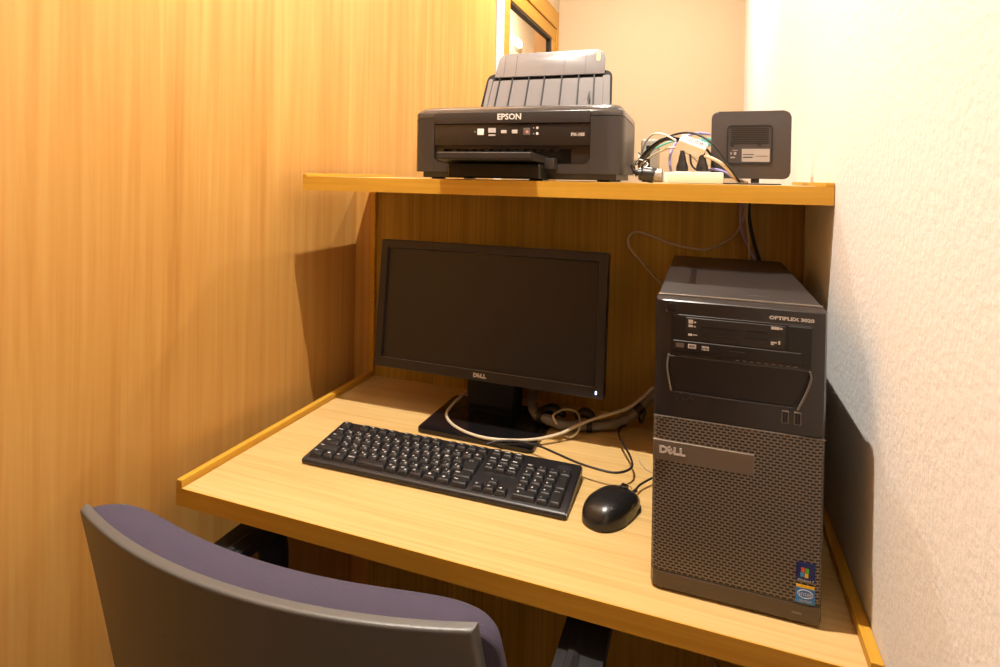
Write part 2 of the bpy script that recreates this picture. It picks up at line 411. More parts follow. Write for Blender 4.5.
rows = {
 5: [('Esc', 1), (None, 1), ('F1', 1), ('F2', 1), ('F3', 1), ('F4', 1), (None, .5), ('F5', 1), ('F6', 1), ('F7', 1), ('F8', 1), (None, .5), ('F9', 1), ('F10', 1), ('F11', 1), ('F12', 1)],
 4: [('半/全', 1)] + [(a, 1) for a in ('1ぬ', '2ふ', '3あ', '4う', '5え', '6お', '7や', '8ゆ', '9よ', '0わ', '-ほ', '^へ', '¥ー')] + [('BS', 1)],
 3: [('Tab', 1.5)] + [(a, 1) for a in ('Qた', 'Wて', 'Eい', 'Rす', 'Tか', 'Yん', 'Uな', 'Iに', 'Oら', 'Pせ', '@゛', '[゜')],
 2: [('Caps', 1.75)] + [(a, 1) for a in ('Aち', 'Sと', 'Dし', 'Fは', 'Gき', 'Hく', 'Jま', 'Kの', 'Lり', ';れ', ':け', ']む')],
 1: [('Shift', 2.25)] + [(a, 1) for a in ('Zつ', 'Xさ', 'Cそ', 'Vひ', 'Bこ', 'Nみ', 'Mも', ',ね', '.る', '/め', '\\ろ')] + [('Shift', 1.75)],
 0: [('Ctrl', 1.25), ('■', 1.1), ('Alt', 1.15), ('無変換', 1.1), ('', 2.9), ('変換', 1.15), ('かな', 1.1), ('Alt', 1.25), ('■', 1.25), ('▤', 1.25), ('Ctrl', 1.5)]}
keys = []
for r, lst in rows.items():
    x = x0
    for s, w in lst:
        if s is not None: keys.append((s, x, rowy[r], w * U, RW, r))
        x += w * U
keys.append(('Enter', x0 + 13.75 * U, rowy[2], 1.25 * U, 2 * RW, 2))
nx = x0 + 15 * U + .0065
for i, s in enumerate(('PrtSc', 'ScrLk', 'Pause')): keys.append((s, nx + i * U, rowy[5], U, RW, 5))
for i, s in enumerate(('Insert', 'Home', 'PgUp')): keys.append((s, nx + i * U, rowy[4], U, RW, 4))
for i, s in enumerate(('Del', 'End', 'PgDn')): keys.append((s, nx + i * U, rowy[3], U, RW, 3))
keys.append(('↑', nx + U, rowy[1], U, RW, 1))
for i, s in enumerate('←↓→'): keys.append((s, nx + i * U, rowy[0], U, RW, 0))
px_ = nx + 3 * U + .0065
for i, s in enumerate(('Num', '/', '*', '-')): keys.append((s, px_ + i * U, rowy[4], U, RW, 4))
for r, t in ((3, '789'), (2, '456'), (1, '123')):
    for i, s in enumerate(t): keys.append((s, px_ + i * U, rowy[r], U, RW, r))
keys.append(('+', px_ + 3 * U, rowy[2], U, 2 * RW, 2)); keys.append(('Enter', px_ + 3 * U, rowy[0], U, 2 * RW, 0))
keys.append(('0', px_, rowy[0], 2 * U, RW, 0)); keys.append(('.', px_ + 2 * U, rowy[0], U, RW, 0))
ang = math.atan(.0130 / KD)
def key_bm(s, x, y, w, h, r):
    g = .0006; z = kz(y + h / 2); hh = .0062 + (.0008 if r in (5, 0) else 0)
    bm = bmesh.new(); rings = []
    for (ins, zz, sh_) in ((0, -.002, 0), (.0003, .0005, 0), (.0020, hh - .0012, .0008), (.0028, hh - .0002, .001), (.0038, hh, .001)):
        pts = rrect(w - 2 * g - 2 * ins, h - 2 * g - 2 * ins * .9, .0012, 2, x + w / 2, y + h / 2 + sh_)
        rings.append([bm.verts.new((a, b, z + zz + (b - y - h / 2) * .10)) for a, b in pts])
    n = len(rings[0])
    for P, Q in zip(rings, rings[1:]):
        for i in range(n): bm.faces.new((P[i], P[(i + 1) % n], Q[(i + 1) % n], Q[i]))
    bm.faces.new(rings[-1]); bm.faces.new(rings[0])
    top = z + hh + .00015
    def put(t, size, cx, cy, al='CENTER'):
        tb = text_bm(t, size, .00005, 1, size * .02, al)
        merge(bm, tb, 1, T(cx, cy, top + (cy - y - h / 2) * .08))
    if s in ('',): return bm
    if len(s) == 2 and ord(s[1]) > 0x3000:
        put(s[0], .0060, x + w * .34, y + h * .70); put(s[1], .0048, x + w * .66, y + h * .42)
    elif s == '■':
        for a in (0, 1):
            for b in (0, 1): merge(bm, box(x + w * .36 + a * .0022, x + w * .36 + a * .0022 + .0020, y + h * .52 + b * .0020, y + h * .52 + b * .0020 + .0018, top - .0003, top + .0002), 1)
    elif s == '▤':
        for b in range(3): merge(bm, box(x + w * .38, x + w * .38 + .004, y + h * .5 + b * .0016, y + h * .5 + b * .0016 + .0008, top - .0003, top + .0002), 1)
    elif len(s) == 1: put(s, .0060, x + w * (.38 if w < 1.5 * U else .25), y + h * (.62 if h < 1.5 * RW else .8))
    else: put(s, .0038 if ord(s[-1]) < 0x3000 else .0038, x + .0044, y + h * (.66 if h < 1.5 * RW else .82), 'LEFT')
    return bm
rest = bmesh.new(); small = 0
for k in keys:
    b = key_bm(*k)
    if k[5] == 5 and k[0] in ('F1', 'F2', 'F3', 'F4', 'F5', 'F6', 'F7', 'F8', 'F9'): merge(rest, b, None); small += 1
    else: obj('key', b, [M['key'], M['legend']], kb, 40)
o = obj('key_row', rest, [M['key'], M['legend']], kb, 40); o['kind'] = 'stuff'
cx, cy = px_ + 3.15 * U, rowy[5] + .010
bm = tube([(cx + .011 * math.cos(2 * PI * i / 24), cy + .0055 * math.sin(2 * PI * i / 24), kz(cy) + .0002 + .0055 * math.sin(2 * PI * i / 24) * .08) for i in range(25)], .0004, 6, 1)
merge(bm, dell(.0050, .0001), 0, T(cx, cy, kz(cy) + .0003)); obj('logo', bm, M['logo_dark'], kb, 0)
for i in range(3): obj('indicator_light', box(px_ + .006 + i * .010, px_ + .009 + i * .010, cy + .001, cy + .002, kz(cy), kz(cy) + .0004), M['logo_dark'], kb, 0)
for xx in (.02, KL - .05): obj('foot', box(xx, xx + .03, .112, .119, .0003, .008, .001), M['kb'], kb)

# ------------------------------------------------------------------ mouse
ms = thing('computer_mouse', 'black wired mouse with smoky grey sides, beside the keyboard', 'mouse', (.6455, -.376, 0), math.radians(-25))
def mouse_bm(scale=1, zc=0, z_lo=.002, inset=0):
    secs = []; L_ = .056
    n = 28
    bm = bmesh.new(); rings = []
    NS = 24
    for i in range(NS + 1):
        t = -1 + 2 * i / NS; ts = math.sin(t * PI / 2); y = ts * L_
        wv = .0315 * (1 - .24 * max(0, ts) ** 1.6 - .06 * math.exp(-((ts - .2) / .35) ** 2)) * (max(1 - abs(ts) ** 2.8, 0)) ** .42
        h = (.0350 - .0045 * max(0, ts) - .007 * max(ts, 0) ** 2) * (max(1 - abs(ts + .0) ** 2.9, 0)) ** .45
        ring = []
        for j in range(n + 1):
            a = PI * j / n
            ca, sa = math.cos(a), math.sin(a)
            x = wv * (abs(ca) ** .75) * (1 if ca > 0 else -1) * (1 + .02 * sa)
            z = z_lo + max(h - z_lo, .0005) * (sa ** .62 if sa > 0 else 0)
            ring.append(bm.verts.new((x, y, z)))
        rings.append(ring)
    for A_, B_ in zip(rings, rings[1:]):
        for j in range(n): bm.faces.new((A_[j], A_[j + 1], B_[j + 1], B_[j]))
        bm.faces.new((A_[n], A_[0], B_[0], B_[n]))
    bmesh.ops.remove_doubles(bm, verts=bm.verts, dist=1e-6)
    return bm
bm = mouse_bm()
for f in bm.faces:
    c = f.calc_center_median()
    if abs(c.x) > .0225 and .004 < c.z < .0215 - abs(c.y - .016) * .25 and c.y > -.016: f.material_index = 1
obj('body', bm, [M['mouse'], M['mouse_side']], ms, 60)
obj('sole', prism([(x * .93, y * .95) for x, y in rrect(.060, .108, .027, 6)], .0003, .004), M['matt'], ms)
obj('scroll_wheel', tube([(-.0035, .030, .0262), (.0035, .030, .0262)], .0072, 20, 1), M['gloss'], ms)
obj('button_seam', tube([(0, .018, .0343), (0, .026, .0328), (0, .036, .0294), (0, .046, .0240), (0, .0525, .017)], .0005, 6, 4), M['pc_dark'], ms)
obj('cord', tube([(0, .053, .012), (-.003, .070, .010), (-.0055, .0862, .010), (-.0019, .1174, .011), (.0015, .135, .009), (-.016, .179, .004)], .0017, 8, 8), M['cord'], ms)
obj('cord_relief', tube([(0, .052, .012), (0, .064, .0105)], .0028, 10, 1), M['cord'], ms)

# ------------------------------------------------------------------ desktop computer
PW, PH, PD = .1835, .3497, .4216
pc = thing('desktop_computer', 'dark grey tower computer with perforated front, standing on the desk by the white wall', 'computer', (.7105, -.5149, 0), .0009)
obj('case', box(.001, PW - .001, .028, PD, .006, PH - .001, .0015), M['case'], pc)
zsp = .2105
def frontpts(z0, z1): return prism([(0, 0.010), (.003, .0025), (.010, 0), (PW - .010, 0), (PW - .003, .0025), (PW, .010), (PW, .032), (0, .032)], z0, z1, 'xy', .0012, 1)
# upper bezel with drive recesses: bars around an opening
ub = bmesh.new()
merge(ub, frontpts(zsp, PH))
up_ = obj('front_bezel_upper', ub, M['pc_upper'], pc)
lw = obj('front_bezel_lower', frontpts(.024, zsp - .0012), M['pc_mesh'], pc)
obj('foot_strip', frontpts(.003, .0235), M['pc_strip'], pc)
obj('bezel_seam', tube([(0.0005, -.0004, zsp - .0006), (.010, -.0004, zsp - .0006), (PW - .010, -.0004, zsp - .0006), (PW - .0005, .0, zsp - .0006)], .0009, 6, 1), M['pc_edge'], pc)
def pf(name, rect, y0, m, parent=pc, bev=.0006, rad=0): return obj(name, box(rect[0], rect[1], y0, .004, rect[2], rect[3], bev, 1), m, parent)
pf('drive_frame', (.018, .168, .286, .3335), -.0006, M['pc_recess'])
cr = pf('card_reader', (.035, .141, .304, .3310), -.0012, M['pc_upper'])
for (a, b, z) in ((.052, .092, .3215), (.099, .122, .3225), (.052, .092, .3115), (.099, .122, .3145)):
    obj('card_slot', box(a, b, -.0016, -.0010, z - .0014, z + .0012), M['pc_dark'], cr, 0)
def prn(lst, parent, m, y=-.0014):
    for (a, b, z0, z1) in lst: obj('print', box(a, b, y - .0002, y + .0004, z0, z1), m, parent, 0)
prn([(.038, .043, .3240, .3285), (.044, .0465, .3250, .3265), (.038, .043, .3200, .3225), (.044, .0460, .3200, .3215), (.038, .0425, .3095, .3120), (.0435, .0480, .3105, .3115), (.126, .1345, .3265, .3295), (.1350, .1375, .3270, .3290), (.126, .1320, .3110, .3125), (.1335, .1355, .3100, .3140), (.126, .1290, .3090, .3105)], cr, M['silver'])
od = pf('optical_drive', (.021, .157, .2905, .3030), -.0022, M['pc_recess'])
prn([(.038, .047, .2950, .3000), (.053, .061, .2945, .2990)], od, M['silver'], -.0024)
prn([(.0245, .0335, .2950, .3000)], od, M['pc_edge'], -.0024)
bm = text_bm('RW', .0036, .0001, 1, .0001); obj('print', bm, M['pc_dark'], od, 0, (.0425, -.0027, .2975), (PI / 2, 0, 0))
bm = text_bm('DVD', .0036, .0001, 1, .0001); obj('print', bm, M['pc_dark'], od, 0, (.057, -.0027, .2965), (PI / 2, 0, 0))
obj('eject_button', box(.083, .099, -.0029, -.002, .2955, .2972), M['pc_upper'], od)
pf('drive_blank', (.143, .167, .2890, .3320), -.0014, M['pc_dark'])
lst = [(.090 + i * .0075, .0935 + i * .0075, -.0007, 0, .2862, .2872) for i in range(9)]
obj('vent_row', boxes(lst), M['pc_edge'], pc, 0)
# scooped recess with curved grey side bars
obj('lower_recess', prism([(.016, .284), (.166, .284), (.160, .262), (.150, .242), (.022, .242), (.017, .262)], -.0008, .003, 'xz', .0008, 1), M['pc_recess'], pc)
obj('recess_trim', tube([(.0165, -.0008, .2855), (.0150, -.0012, .275), (.0160, -.0012, .262), (.0200, -.0010, .2425)], (.0026, .0012), 8, 6), M['pc_edge'], pc)
obj('recess_trim', tube([(.1655, -.0008, .2840), (.1670, -.0012, .275), (.1620, -.0012, .258), (.1545, -.0010, .2400)], (.0042, .0012), 8, 6), M['pc_edge'], pc)
obj('recess_ledge', tube([(.020, -.0006, .2415), (.08, -.0012, .2405), (.150, -.0006, .2410)], .0009, 6, 4), M['pc_upper'], pc)
for xx in (.0310, .0415):
    j = obj('audio_jack', tube([(xx, -.0014, .2330), (xx, .002, .2330)], .0036, 20, 1), M['case'], pc)
    obj('jack_hole', tube([(xx, -.0017, .2330), (xx, .001, .2330)], .0019, 14, 1), M['pc_dark'], j)
    obj('print', box(xx - .001, xx + .001, -.0006, .001, .2395, .2415), M['pc_edge'], j, 0)
for xx in (.1420, .1545):
    j = obj('usb_port', boxes([(xx - .0038, xx + .0038, -.0016, .002, .2225, .2370)], .0008), M['pc_edge'], pc)
    obj('port_opening', box(xx - .0026, xx + .0026, -.0020, .001, .2240, .2355), M['pc_dark'], j, 0)
    obj('port_tongue', box(xx - .0008, xx + .0006, -.0022, .001, .2250, .2345), M['pc_upper'], j, 0)
obj('power_button', box(.012, .025, -.0010, .002, .3360, .3460, .0010, 2), M['pc_recess'], pc)
prn([(.0125, .0140, .3355, .3385), (.0170, .0180, .3452, .3470)], pc, M['pc_edge'], -.0012)
obj('print', text_bm('OPTIPLEX 3020', .0052, .0001, 1.30, .00022), M['silver'], pc, 0, (.1465, -.0004, .3395), (PI / 2, 0, 0))
pl = obj('name_plate', prism([(.0005, .1570), (.1115, .1570), (.1115, .1815), (.0005, .1815)], -.0015, .004, 'xz', .0006, 1), M['pc_plate'], pc)
bm = dell(.0115); bmesh.ops.transform(bm, matrix=FRONT, verts=bm.verts); obj('logo', bm, M['silver'], pl, 0, (.0235, -.0017, .1700))
# stickers
s1 = obj('sticker', box(.1565, .1755, -.0007, .002, .0505, .0710), M['navy'], pc, 0)
bm = bmesh.new()
obj('print', boxes([(.1615, .1648, -.0010, 0, .0605, .0655)]), M['red'], s1, 0)
obj('print', boxes([(.1655, .1690, -.0010, 0, .0600, .0650)]), M['green'], s1, 0)
obj('print', boxes([(.1608, .1642, -.0010, 0, .0552, .0600)]), M['sky'], s1, 0)
obj('print', boxes([(.1650, .1685, -.0010, 0, .0548, .0595)]), M['yellow'], s1, 0)
obj('print', text_bm('Windows 7', .0034, .0001, 1), M['silver'], s1, 0, (.166, -.0009, .0515), (PI / 2, 0, 0))
s2 = obj('sticker', box(.1565, .1755, -.0007, .002, .0210 + .005, .0430), M['blue2'], pc, 0)
obj('print', box(.1570, .1750, -.0009, 0, .0430, .0460), M['yellow'], s2, 0)
obj('print', text_bm('intel', .0072, .0001, 1), M['silver'], s2, 0, (.166, -.0009, .0365), (PI / 2, 0, 0))
obj('print', text_bm('PENTIUM', .0030, .0001, 1), M['silver'], s2, 0, (.166, -.0009, .0285), (PI / 2, 0, 0))
obj('print', tube([(.166 + .0075 * math.cos(2 * PI * i / 24), -.0009, .0365 + .0045 * math.sin(2 * PI * i / 24)) for i in range(25)], .0003, 5, 1), M['silver'], s2, 0)
obj('print', prism(rrect(.010, .0022, .001, 3, .158, .0130), -.0004, .001, 'xz'), M['pc_edge'], pc, 0)
# top panel
obj('top_panel', boxes([(.0015, PW - .0015, .030, PD - .002, PH - .001, PH + .0012)], .001), M['case'], pc)
obj('top_trim', box(.0015, PW - .0015, .026, .031, PH - .001, PH + .0022, .0008), M['pc_edge'], pc)
obj('top_recess_rim', boxes([(.035, .044, .115, .27, PH + .0010, PH + .0016), (.044, .150, .255, .27, PH + .0010, PH + .0016)]), M['pc_recess'], pc, 0)
obj('print', text_bm('DELL', .007, .0001, 1.6), M['pc_edge'], pc, 0, (.118, .062, PH + .0014))

# ------------------------------------------------------------------ printer
QW, QD, Q0 = .3958, .249, .0015
pr = thing('inkjet_printer', 'compact black inkjet printer with raised paper support, on the shelf', 'printer', (.2278, -.2120, SH), .0318)
def qoutline(inset=0, y0=0):
    i = inset
    pts = [(i - .007, .024), (-.0055 + i, .012), (.0 + i, .005), (.012, .0015 + i), (.037, y0 + i), (QW - .053, y0 + i), (QW - .026, .002 + i), (QW - .010 - i * .5, .006 + i), (QW - .001 - i, .014), (QW + .003 - i, .030), (QW + .003 - i, QD - i), (i - .007, QD - i)]
    return pts
XL, XR = .037, QW - .054      # central opening
bm = bmesh.new()
side_l = [(-.007, .024), (-.0055, .012), (0, .005), (.012, .0015), (XL, 0), (XL, .06), (-.007, .06)]
side_r = [(XR, 0), (QW - .026, .002), (QW - .010, .006), (QW - .001, .014), (QW + .003, .030), (QW + .003, .06), (XR, .06)]
merge(bm, prism(side_l, .014, .1185)); merge(bm, prism(side_r, .014, .1185))
merge(bm, box(-.007, QW + .003, .06, QD, .014, .1185))
merge(bm, prism([(XL, .032), (XL, .040), (XL + .006, .033), (XL + .012, .032), (XR - .012, .032), (XR - .006, .034), (XR, .042), (XR, .014), (XL, .014)], .001, .06, 'xz'))
merge(bm, boxes([(.010, QW - .008, .010, QD - .01, .003, .0145)], .001))
body = obj('body', bm, M['printer'], pr)
bm = bmesh.new(); rings = []
for (ins, z) in ((0, .1197), (0, .1275), (.0015, .1295), (.010, .1355), (.022, .1405), (.036, .1430), (.055, .1435)):
    ox, oy = QW / 2 - .002, QD / 2
    rings.append([bm.verts.new((ox + (x - ox) * (1 - ins * .45 / .2), oy + (y - oy) * (1 - ins / .125), z)) for x, y in qoutline()])
for A_, B_ in zip(rings, rings[1:]):
    for i in range(len(A_)): bm.faces.new((A_[i], A_[(i + 1) % len(A_)], B_[(i + 1) % len(A_)], B_[i]))
bm.faces.new(rings[0]); bm.faces.new(rings[-1])
lid = obj('lid', bm, M['printer_lid'], pr, 40)
obj('front_cover', boxes([(XL + .0005, XR - .0005, -.0015, .05, .1065, .1285)], .0015, 2), M['printer'], pr)
cp = obj('control_panel', box(XL + .0005, XR - .0005, .0008, .04, .0650, .1055, .001), M['printer_gloss'], pr)
obj('paper_slot', boxes([(XL + .0005, XR - .0005, .030, .05, .033, .0645, 0)]), M['printer_dark'], pr, 0)
obj('slot_frame', boxes([(XR - .035, XR - .0005, .006, .031, .033, .0645), (XL + .0005, XR - .035, .006, .031, .0590, .0645), (XL + .0005, XL + .018, .008, .031, .033, .0645)]), M['printer_gloss'], pr, 0)
obj('exit_roller', boxes([(XL + .03 + i * .017, XL + .040 + i * .017, .020, .028, .0545, .0590) for i in range(13)]), M['printer'], pr)
# output tray: sloping flap reaching forward
tr = bmesh.new(); a, b = XL + .012, XR - .035
tv = [(a, .03, .052), (b + .012, .03, .046), (.2560, -.088, .049), (.0830, -.088, .049)]
prof_t = [(-.090, .0475), (-.090, .0395), (-.086, .0355), (.022, .030), (.030, .030), (.030, .040), (-.080, .0490), (-.088, .0490)]
trb = bmesh.new()
for k, (px0, px1) in enumerate(((.056, .292),)):
    pass
n_ = len(prof_t); Lr = []; Rr = []
for (y, z) in prof_t:
    t = (y + .09) / .12
    Lr.append(trb.verts.new((.083 + (.060 - .083) * t, y, z))); Rr.append(trb.verts.new((.2560 + (.272 - .2560) * t, y, z)))
for i in range(n_): trb.faces.new((Lr[i], Lr[(i + 1) % n_], Rr[(i + 1) % n_], Rr[i]))
trb.faces.new(Lr); trb.faces.new(Rr)
ot = obj('output_tray', trb, M['printer'], pr)
obj('tray_arm', box(.262, .282, -.022, .004, .022, .0415, .0015), M['printer'], ot)
obj('tray_slide', boxes([(.088, .262, -.050, .02, .004, .030)], .002), M['printer_dark'], ot)
for (x, y) in ((.02, .03), (QW - .045, .03), (.02, QD - .04), (QW - .045, QD - .04), (.225, .022)):
    obj('foot', box(x, x + .022, y, y + .02, .0002, .004), M['matt'], pr)
obj('logo', text_bm('EPSON', .0155, .0003, 1.0, .00035), M['white'], pr, 0, (.1900, -.0018, .1185), (PI / 2, 0, 0))
obj('print', text_bm('PX-105', .0078, .0002, 1.05, .0004), M['icon'], pr, 0, (.3190, .0005, .0850), (PI / 2, 0, 0))
def ic(x, w, h, m, z=.0910):
    return obj('button', box(x - w / 2, x + w / 2, -.0003, .002, z - h / 2, z + h / 2, .0005, 1), m, cp, 0)
ic(.1332, .013, .012, M['white'])
b_ = ic(.1560, .015, .009, M['icon'], .0935); ic(.1560, .014, .003, M['icon'], .0845)
ic(.1793, .011, .006, M['icon']); ic(.2005, .011, .007, M['icon'])
ic(.2238, .013, .013, M['pc_edge']); obj('button_mark', tube([(.2248, -.0008, .0905), (.2248, .0, .0905)], .0028, 12, 1), M['pink'], cp)
ic(.2439, .0045, .0045, M['icon'], .0975); ic(.2439, .0045, .0045, M['white'], .0870); ic(.2370, .002, .002, M['icon'], .0975); ic(.2370, .002, .002, M['icon'], .0870); ic(.1220, .002, .002, M['icon'])
# rear paper support, leaning back
ps_m = T(0, .205, .118) @ Matrix.Rotation(-math.radians(17), 4, 'X')
def pspart(name, bm, m, parent, smooth=35):
    bmesh.ops.transform(bm, matrix=ps_m, verts=bm.verts); return obj(name, bm, m, parent, smooth)
def tilted(w0, w1, z0, z1, cx0, cx1, r):     # trapezoid outline with rounded top corners
    pts = [(cx0 - w0 / 2, z0), (cx0 + w0 / 2, z0)]
    for i in range(7):
        a = i * PI / 2 / 6; pts.append((cx1 + w1 / 2 - r + r * math.cos(a), z1 - r + r * math.sin(a)))
    for i in range(7):
        a = PI / 2 + i * PI / 2 / 6; pts.append((cx1 - w1 / 2 + r + r * math.cos(a), z1 - r + r * math.sin(a)))
    return pts
psf = pspart('paper_support', prism(tilted(.306, .288, .0, .134, .199, .205, .016), .004, .010, 'xz', .001, 1), M['matt'], pr)
pspart('support_panel', prism(tilted(.268, .252, .0, .114, .200, .205, .003), -.002, .0045, 'xz', .0006, 1), M['printer_tray'], psf)
for sx_, w_ in ((.0600, .010), (.3420, .016)):
    pspart('support_side', prism(tilted(w_, w_, .0, .120, sx_, sx_ + (.012 if sx_ < .1 else -.005), .003), .0, .0045, 'xz', .0006, 1), M['printer_tray'], psf)
for i, xb in enumerate((.084, .116, .157, .195, .237, .277, .3130)):
    xt = .205 + (xb - .200) * .94
    pspart('rib', prism([(xb - .0012, .0), (xb + .0012, .0), (xt + .0012, .122), (xt - .0012, .122)], -.006, .000, 'xz'), M['printer_dark'], psf, 0)
xe = pspart('support_extension', prism(tilted(.252, .246, .122, .181, .207, .210, .020), -.0035, .0015, 'xz', .0012, 2), M['printer_tray'], psf)
pspart('extension_slot', prism(rrect(.009, .020, .003, 4, .3180, .163), -.0040, .0020, 'xz'), M['cream'], xe)
for xt in (.103, .131, .243, .290): pspart('extension_groove', prism([(xt - .0004, .123), (xt + .0004, .123), (xt + .0012, .175), (xt + .0004, .175)], -.0039, -.0030, 'xz'), M['printer'], xe, 0)
pspart('support_latch', prism([(.300, .060), (.303, .080), (.306, .062), (.304, .048)], -.008, .0, 'xz'), M['printer_dark'], psf, 0)

# ------------------------------------------------------------------ router
rt = thing('network_router', 'dark brown square router with rounded corners, back panel forward, upright on the shelf', 'router', (.8365, -.12, SH), 0)
RH = .119; rc = .0105 + RH / 2
obj('shell', prism(rrect(.1285, RH, .0115, 6, 0, rc), -.002, .022, 'xz', .004, 3), M['router'], rt)
obj('front_shell', prism(rrect(.122, RH - .006, .010, 6, 0, rc), .020, .028, 'xz', .003, 2), M['matt'], rt)
pcz = .0105 + .0635
obj('panel_rim', ring_prism(rrect(.0735, .0690, .007, 5, -.0015, pcz - .004), rrect(.0695, .0650, .005, 5, -.0015, pcz - .004), -.0035, -.0015, 'xz'), M['router_slot'], rt)
rp = obj('back_panel', prism(rrect(.0690, .0645, .005, 5, -.0015, pcz - .004), -.0024, -.0015, 'xz'), M['router_panel'], rt)
obj('vent_slots', boxes([(-.032, .029, -.0030, -.002, pcz + .0235 - i * .0032, pcz + .0250 - i * .0032) for i in range(9)]), M['router_slot'], rp, 0)
for xx in (-.0295, .0150): obj('wall_hook_hole', boxes([(xx - .003, xx + .003, -.0034, -.002, pcz - .0060, pcz + .0035)], .0008), M['router_slot'], rp)
lb = obj('rating_label', box(-.0135, .0310, -.0029, -.002, pcz - .0335, pcz - .0110), M['label_grey'], rp, 0)
obj('print', boxes([(-.0115, .006, -.0032, -.0025, pcz - .0215, pcz - .0205), (-.0115, .004, -.0032, -.0025, pcz - .0265, pcz - .0250), (.009, .028, -.0032, -.0025, pcz - .0240, pcz - .0235)]), M['router_slot'], lb, 0)
obj('print', boxes([(-.0320, -.0300, -.0032, -.002, pcz - .0210, pcz - .0170), (-.0265, -.0225, -.0032, -.002, pcz - .0215, pcz - .0165), (-.0320, -.0245, -.0032, -.002, pcz - .0275, pcz - .0250), (-.0290, -.0200, -.0032, -.002, pcz - .0140, pcz - .0130)]), M['label_grey'], rp, 0)
obj('stand_neck', box(.003, .016, .004, .020, .003, .0125, .001), M['router'], rt)
obj('stand_foot', prism([(.052 * math.cos(2 * PI * i / 32), .011 + .024 * math.sin(2 * PI * i / 32)) for i in range(32)], .0003, .0025, 'xy', .0008, 1), M['router'], rt)

# ------------------------------------------------------------------ plugs, strip and cables on the shelf
ps = thing('power_strip', 'white power strip lying on the shelf between printer and router', 'power strip', (.747, -.150, SH), .0)
obj('body', box(-.046, .046, -.021, .021, .0003, .0205, .004), M['offwhite'], ps)
obj('end_cap', box(-.052, -.044, -.020, .020, .0010, .0195, .003), M['white'], ps)
for xx in (-.022, .011): obj('socket', boxes([(xx - .011, xx + .011, -.011, .011, .0200, .0212)], .0008), M['white'], ps)
def upright_plug(x, y, label, h=.027):
    g = thing('power_plug', label, 'plug', (x, y, SH + .0212))
    obj('body', lathe([(.0095, 0), (.0105, .002), (.0098, .010), (.0070, .018), (.0062, h - .004), (.0058, h)], 18), M['black'], g)
    obj('strain_relief', lathe([(.0058, h - .001), (.0040, h + .006), (.0034, h + .010)], 14), M['black'], g)
    return g
g1 = upright_plug(.7245, -.150, 'black plug standing in the power strip, farther from the router')
obj('cord', tube([(0, 0, .035), (.004, .002, .040), (.012, .006, .034), (.015, .010, .014), (.024, .014, .004), (.040, .016, .002)], .0018, 8, 8), M['cord'], g1)
g2 = upright_plug(.7580, -.150, 'black plug standing in the power strip, nearer to the router')
obj('cord', tube([(0, 0, .035), (.006, .006, .040), (.016, .014, .026), (.020, .020, .008), (.034, .026, .004)], .0022, 8, 8), M['cord'], g2)
tap = thing('plug_adapter', 'white three-outlet adapter block tilted on top of the black plugs', 'adapter', (.740, -.143, SH + .066), .0)
mtx = Matrix.Rotation(math.radians(22), 4, 'Y') @ Matrix.Rotation(math.radians(30), 4, 'X')
bm = box(-.024, .024, -.014, .014, -.009, .011, .003); bmesh.ops.transform(bm, matrix=mtx, verts=bm.verts); tb_ = obj('body', bm, M['white'], tap)
for i in range(3):
    bm = boxes([(-.008 + i * .009, -.0065 + i * .009, -.008, .004, .0105, .0116), (-.0045 + i * .009, -.003 + i * .009, -.006, .006, .0105, .0116)]); bmesh.ops.transform(bm, matrix=mtx, verts=bm.verts); obj('outlet', bm, M['pc_edge'], tb_, 0)
def cable(name, label, pts, r, m, n=8, sub=10, cat='cable', group=None):
    g = obj(name, tube(pts, r, n, sub), m, None, 60); return tag(g, label, cat, group)
bp_ = thing('power_adapter', 'bulky black plug with clear collar lying on the shelf against the power strip', 'adapter', (.670, -.150, SH + .0005), math.radians(-4))
obj('body', tube([(-.020, 0, .0150), (-.012, 0, .0150), (.002, 0, .0135), (.008, 0, .012)], .0145, 14, 4, lambda t: (.80, .95, 1.0, .98)[min(3, int(t * 3.99))]), M['black'], bp_)
obj('clear_collar', tube([(.008, 0, .0130), (.021, 0, .0130)], .0125, 14, 1), M['smoke'], bp_)
obj('strain_relief', tube([(-.030, .004, .020), (-.018, 0, .0155)], .0048, 10, 1), M['black'], bp_)
obj('cord', tube([(-.030, .004, .020), (-.036, .010, .030), (-.036, .030, .032), (-.036, .06, .012)], .002, 8, 8), M['cord'], bp_)
cable('black_cable', 'thin black cable arching over the adapter and down beside the router', [(.640, .02, SH + .040), (.660, -.05, SH + .060), (.684, -.105, SH + .078), (.715, -.130, SH + .090), (.745, -.146, SH + .0885), (.776, -.165, SH + .068), (.800, -.165, SH + .032), (.818, -.134, SH + .0075), (.824, -.100, SH + .0064), (.831, -.060, SH + .0055), (.838, -.035, SH + .0032)], .0021, M['cord'])
cable('thick_black_cable', 'thick black cable pair rising from behind the printer', [(.634, .03, SH + .030), (.640, -.02, SH + .044), (.660, -.08, SH + .062), (.690, -.10, SH + .082), (.718, -.09, SH + .080), (.728, -.06, SH + .060)], (.0052, .0035), M['cord'])
cable('beige_cable', 'beige cable dropping from the white adapter toward the router foot', [(.752, -.140, SH + .049), (.768, -.158, SH + .047), (.790, -.164, SH + .035), (.806, -.152, SH + .018), (.818, -.122, SH + .0068), (.826, -.080, SH + .0065), (.834, -.045, SH + .0045)], .0032, M['beige'])
cable('white_cable', 'thin white cable curving from behind the printer up to the adapter', [(.640, -.01, SH + .050), (.650, -.06, SH + .074), (.668, -.10, SH + .091), (.690, -.120, SH + .090), (.712, -.128, SH + .078)], .0018, M['white'])
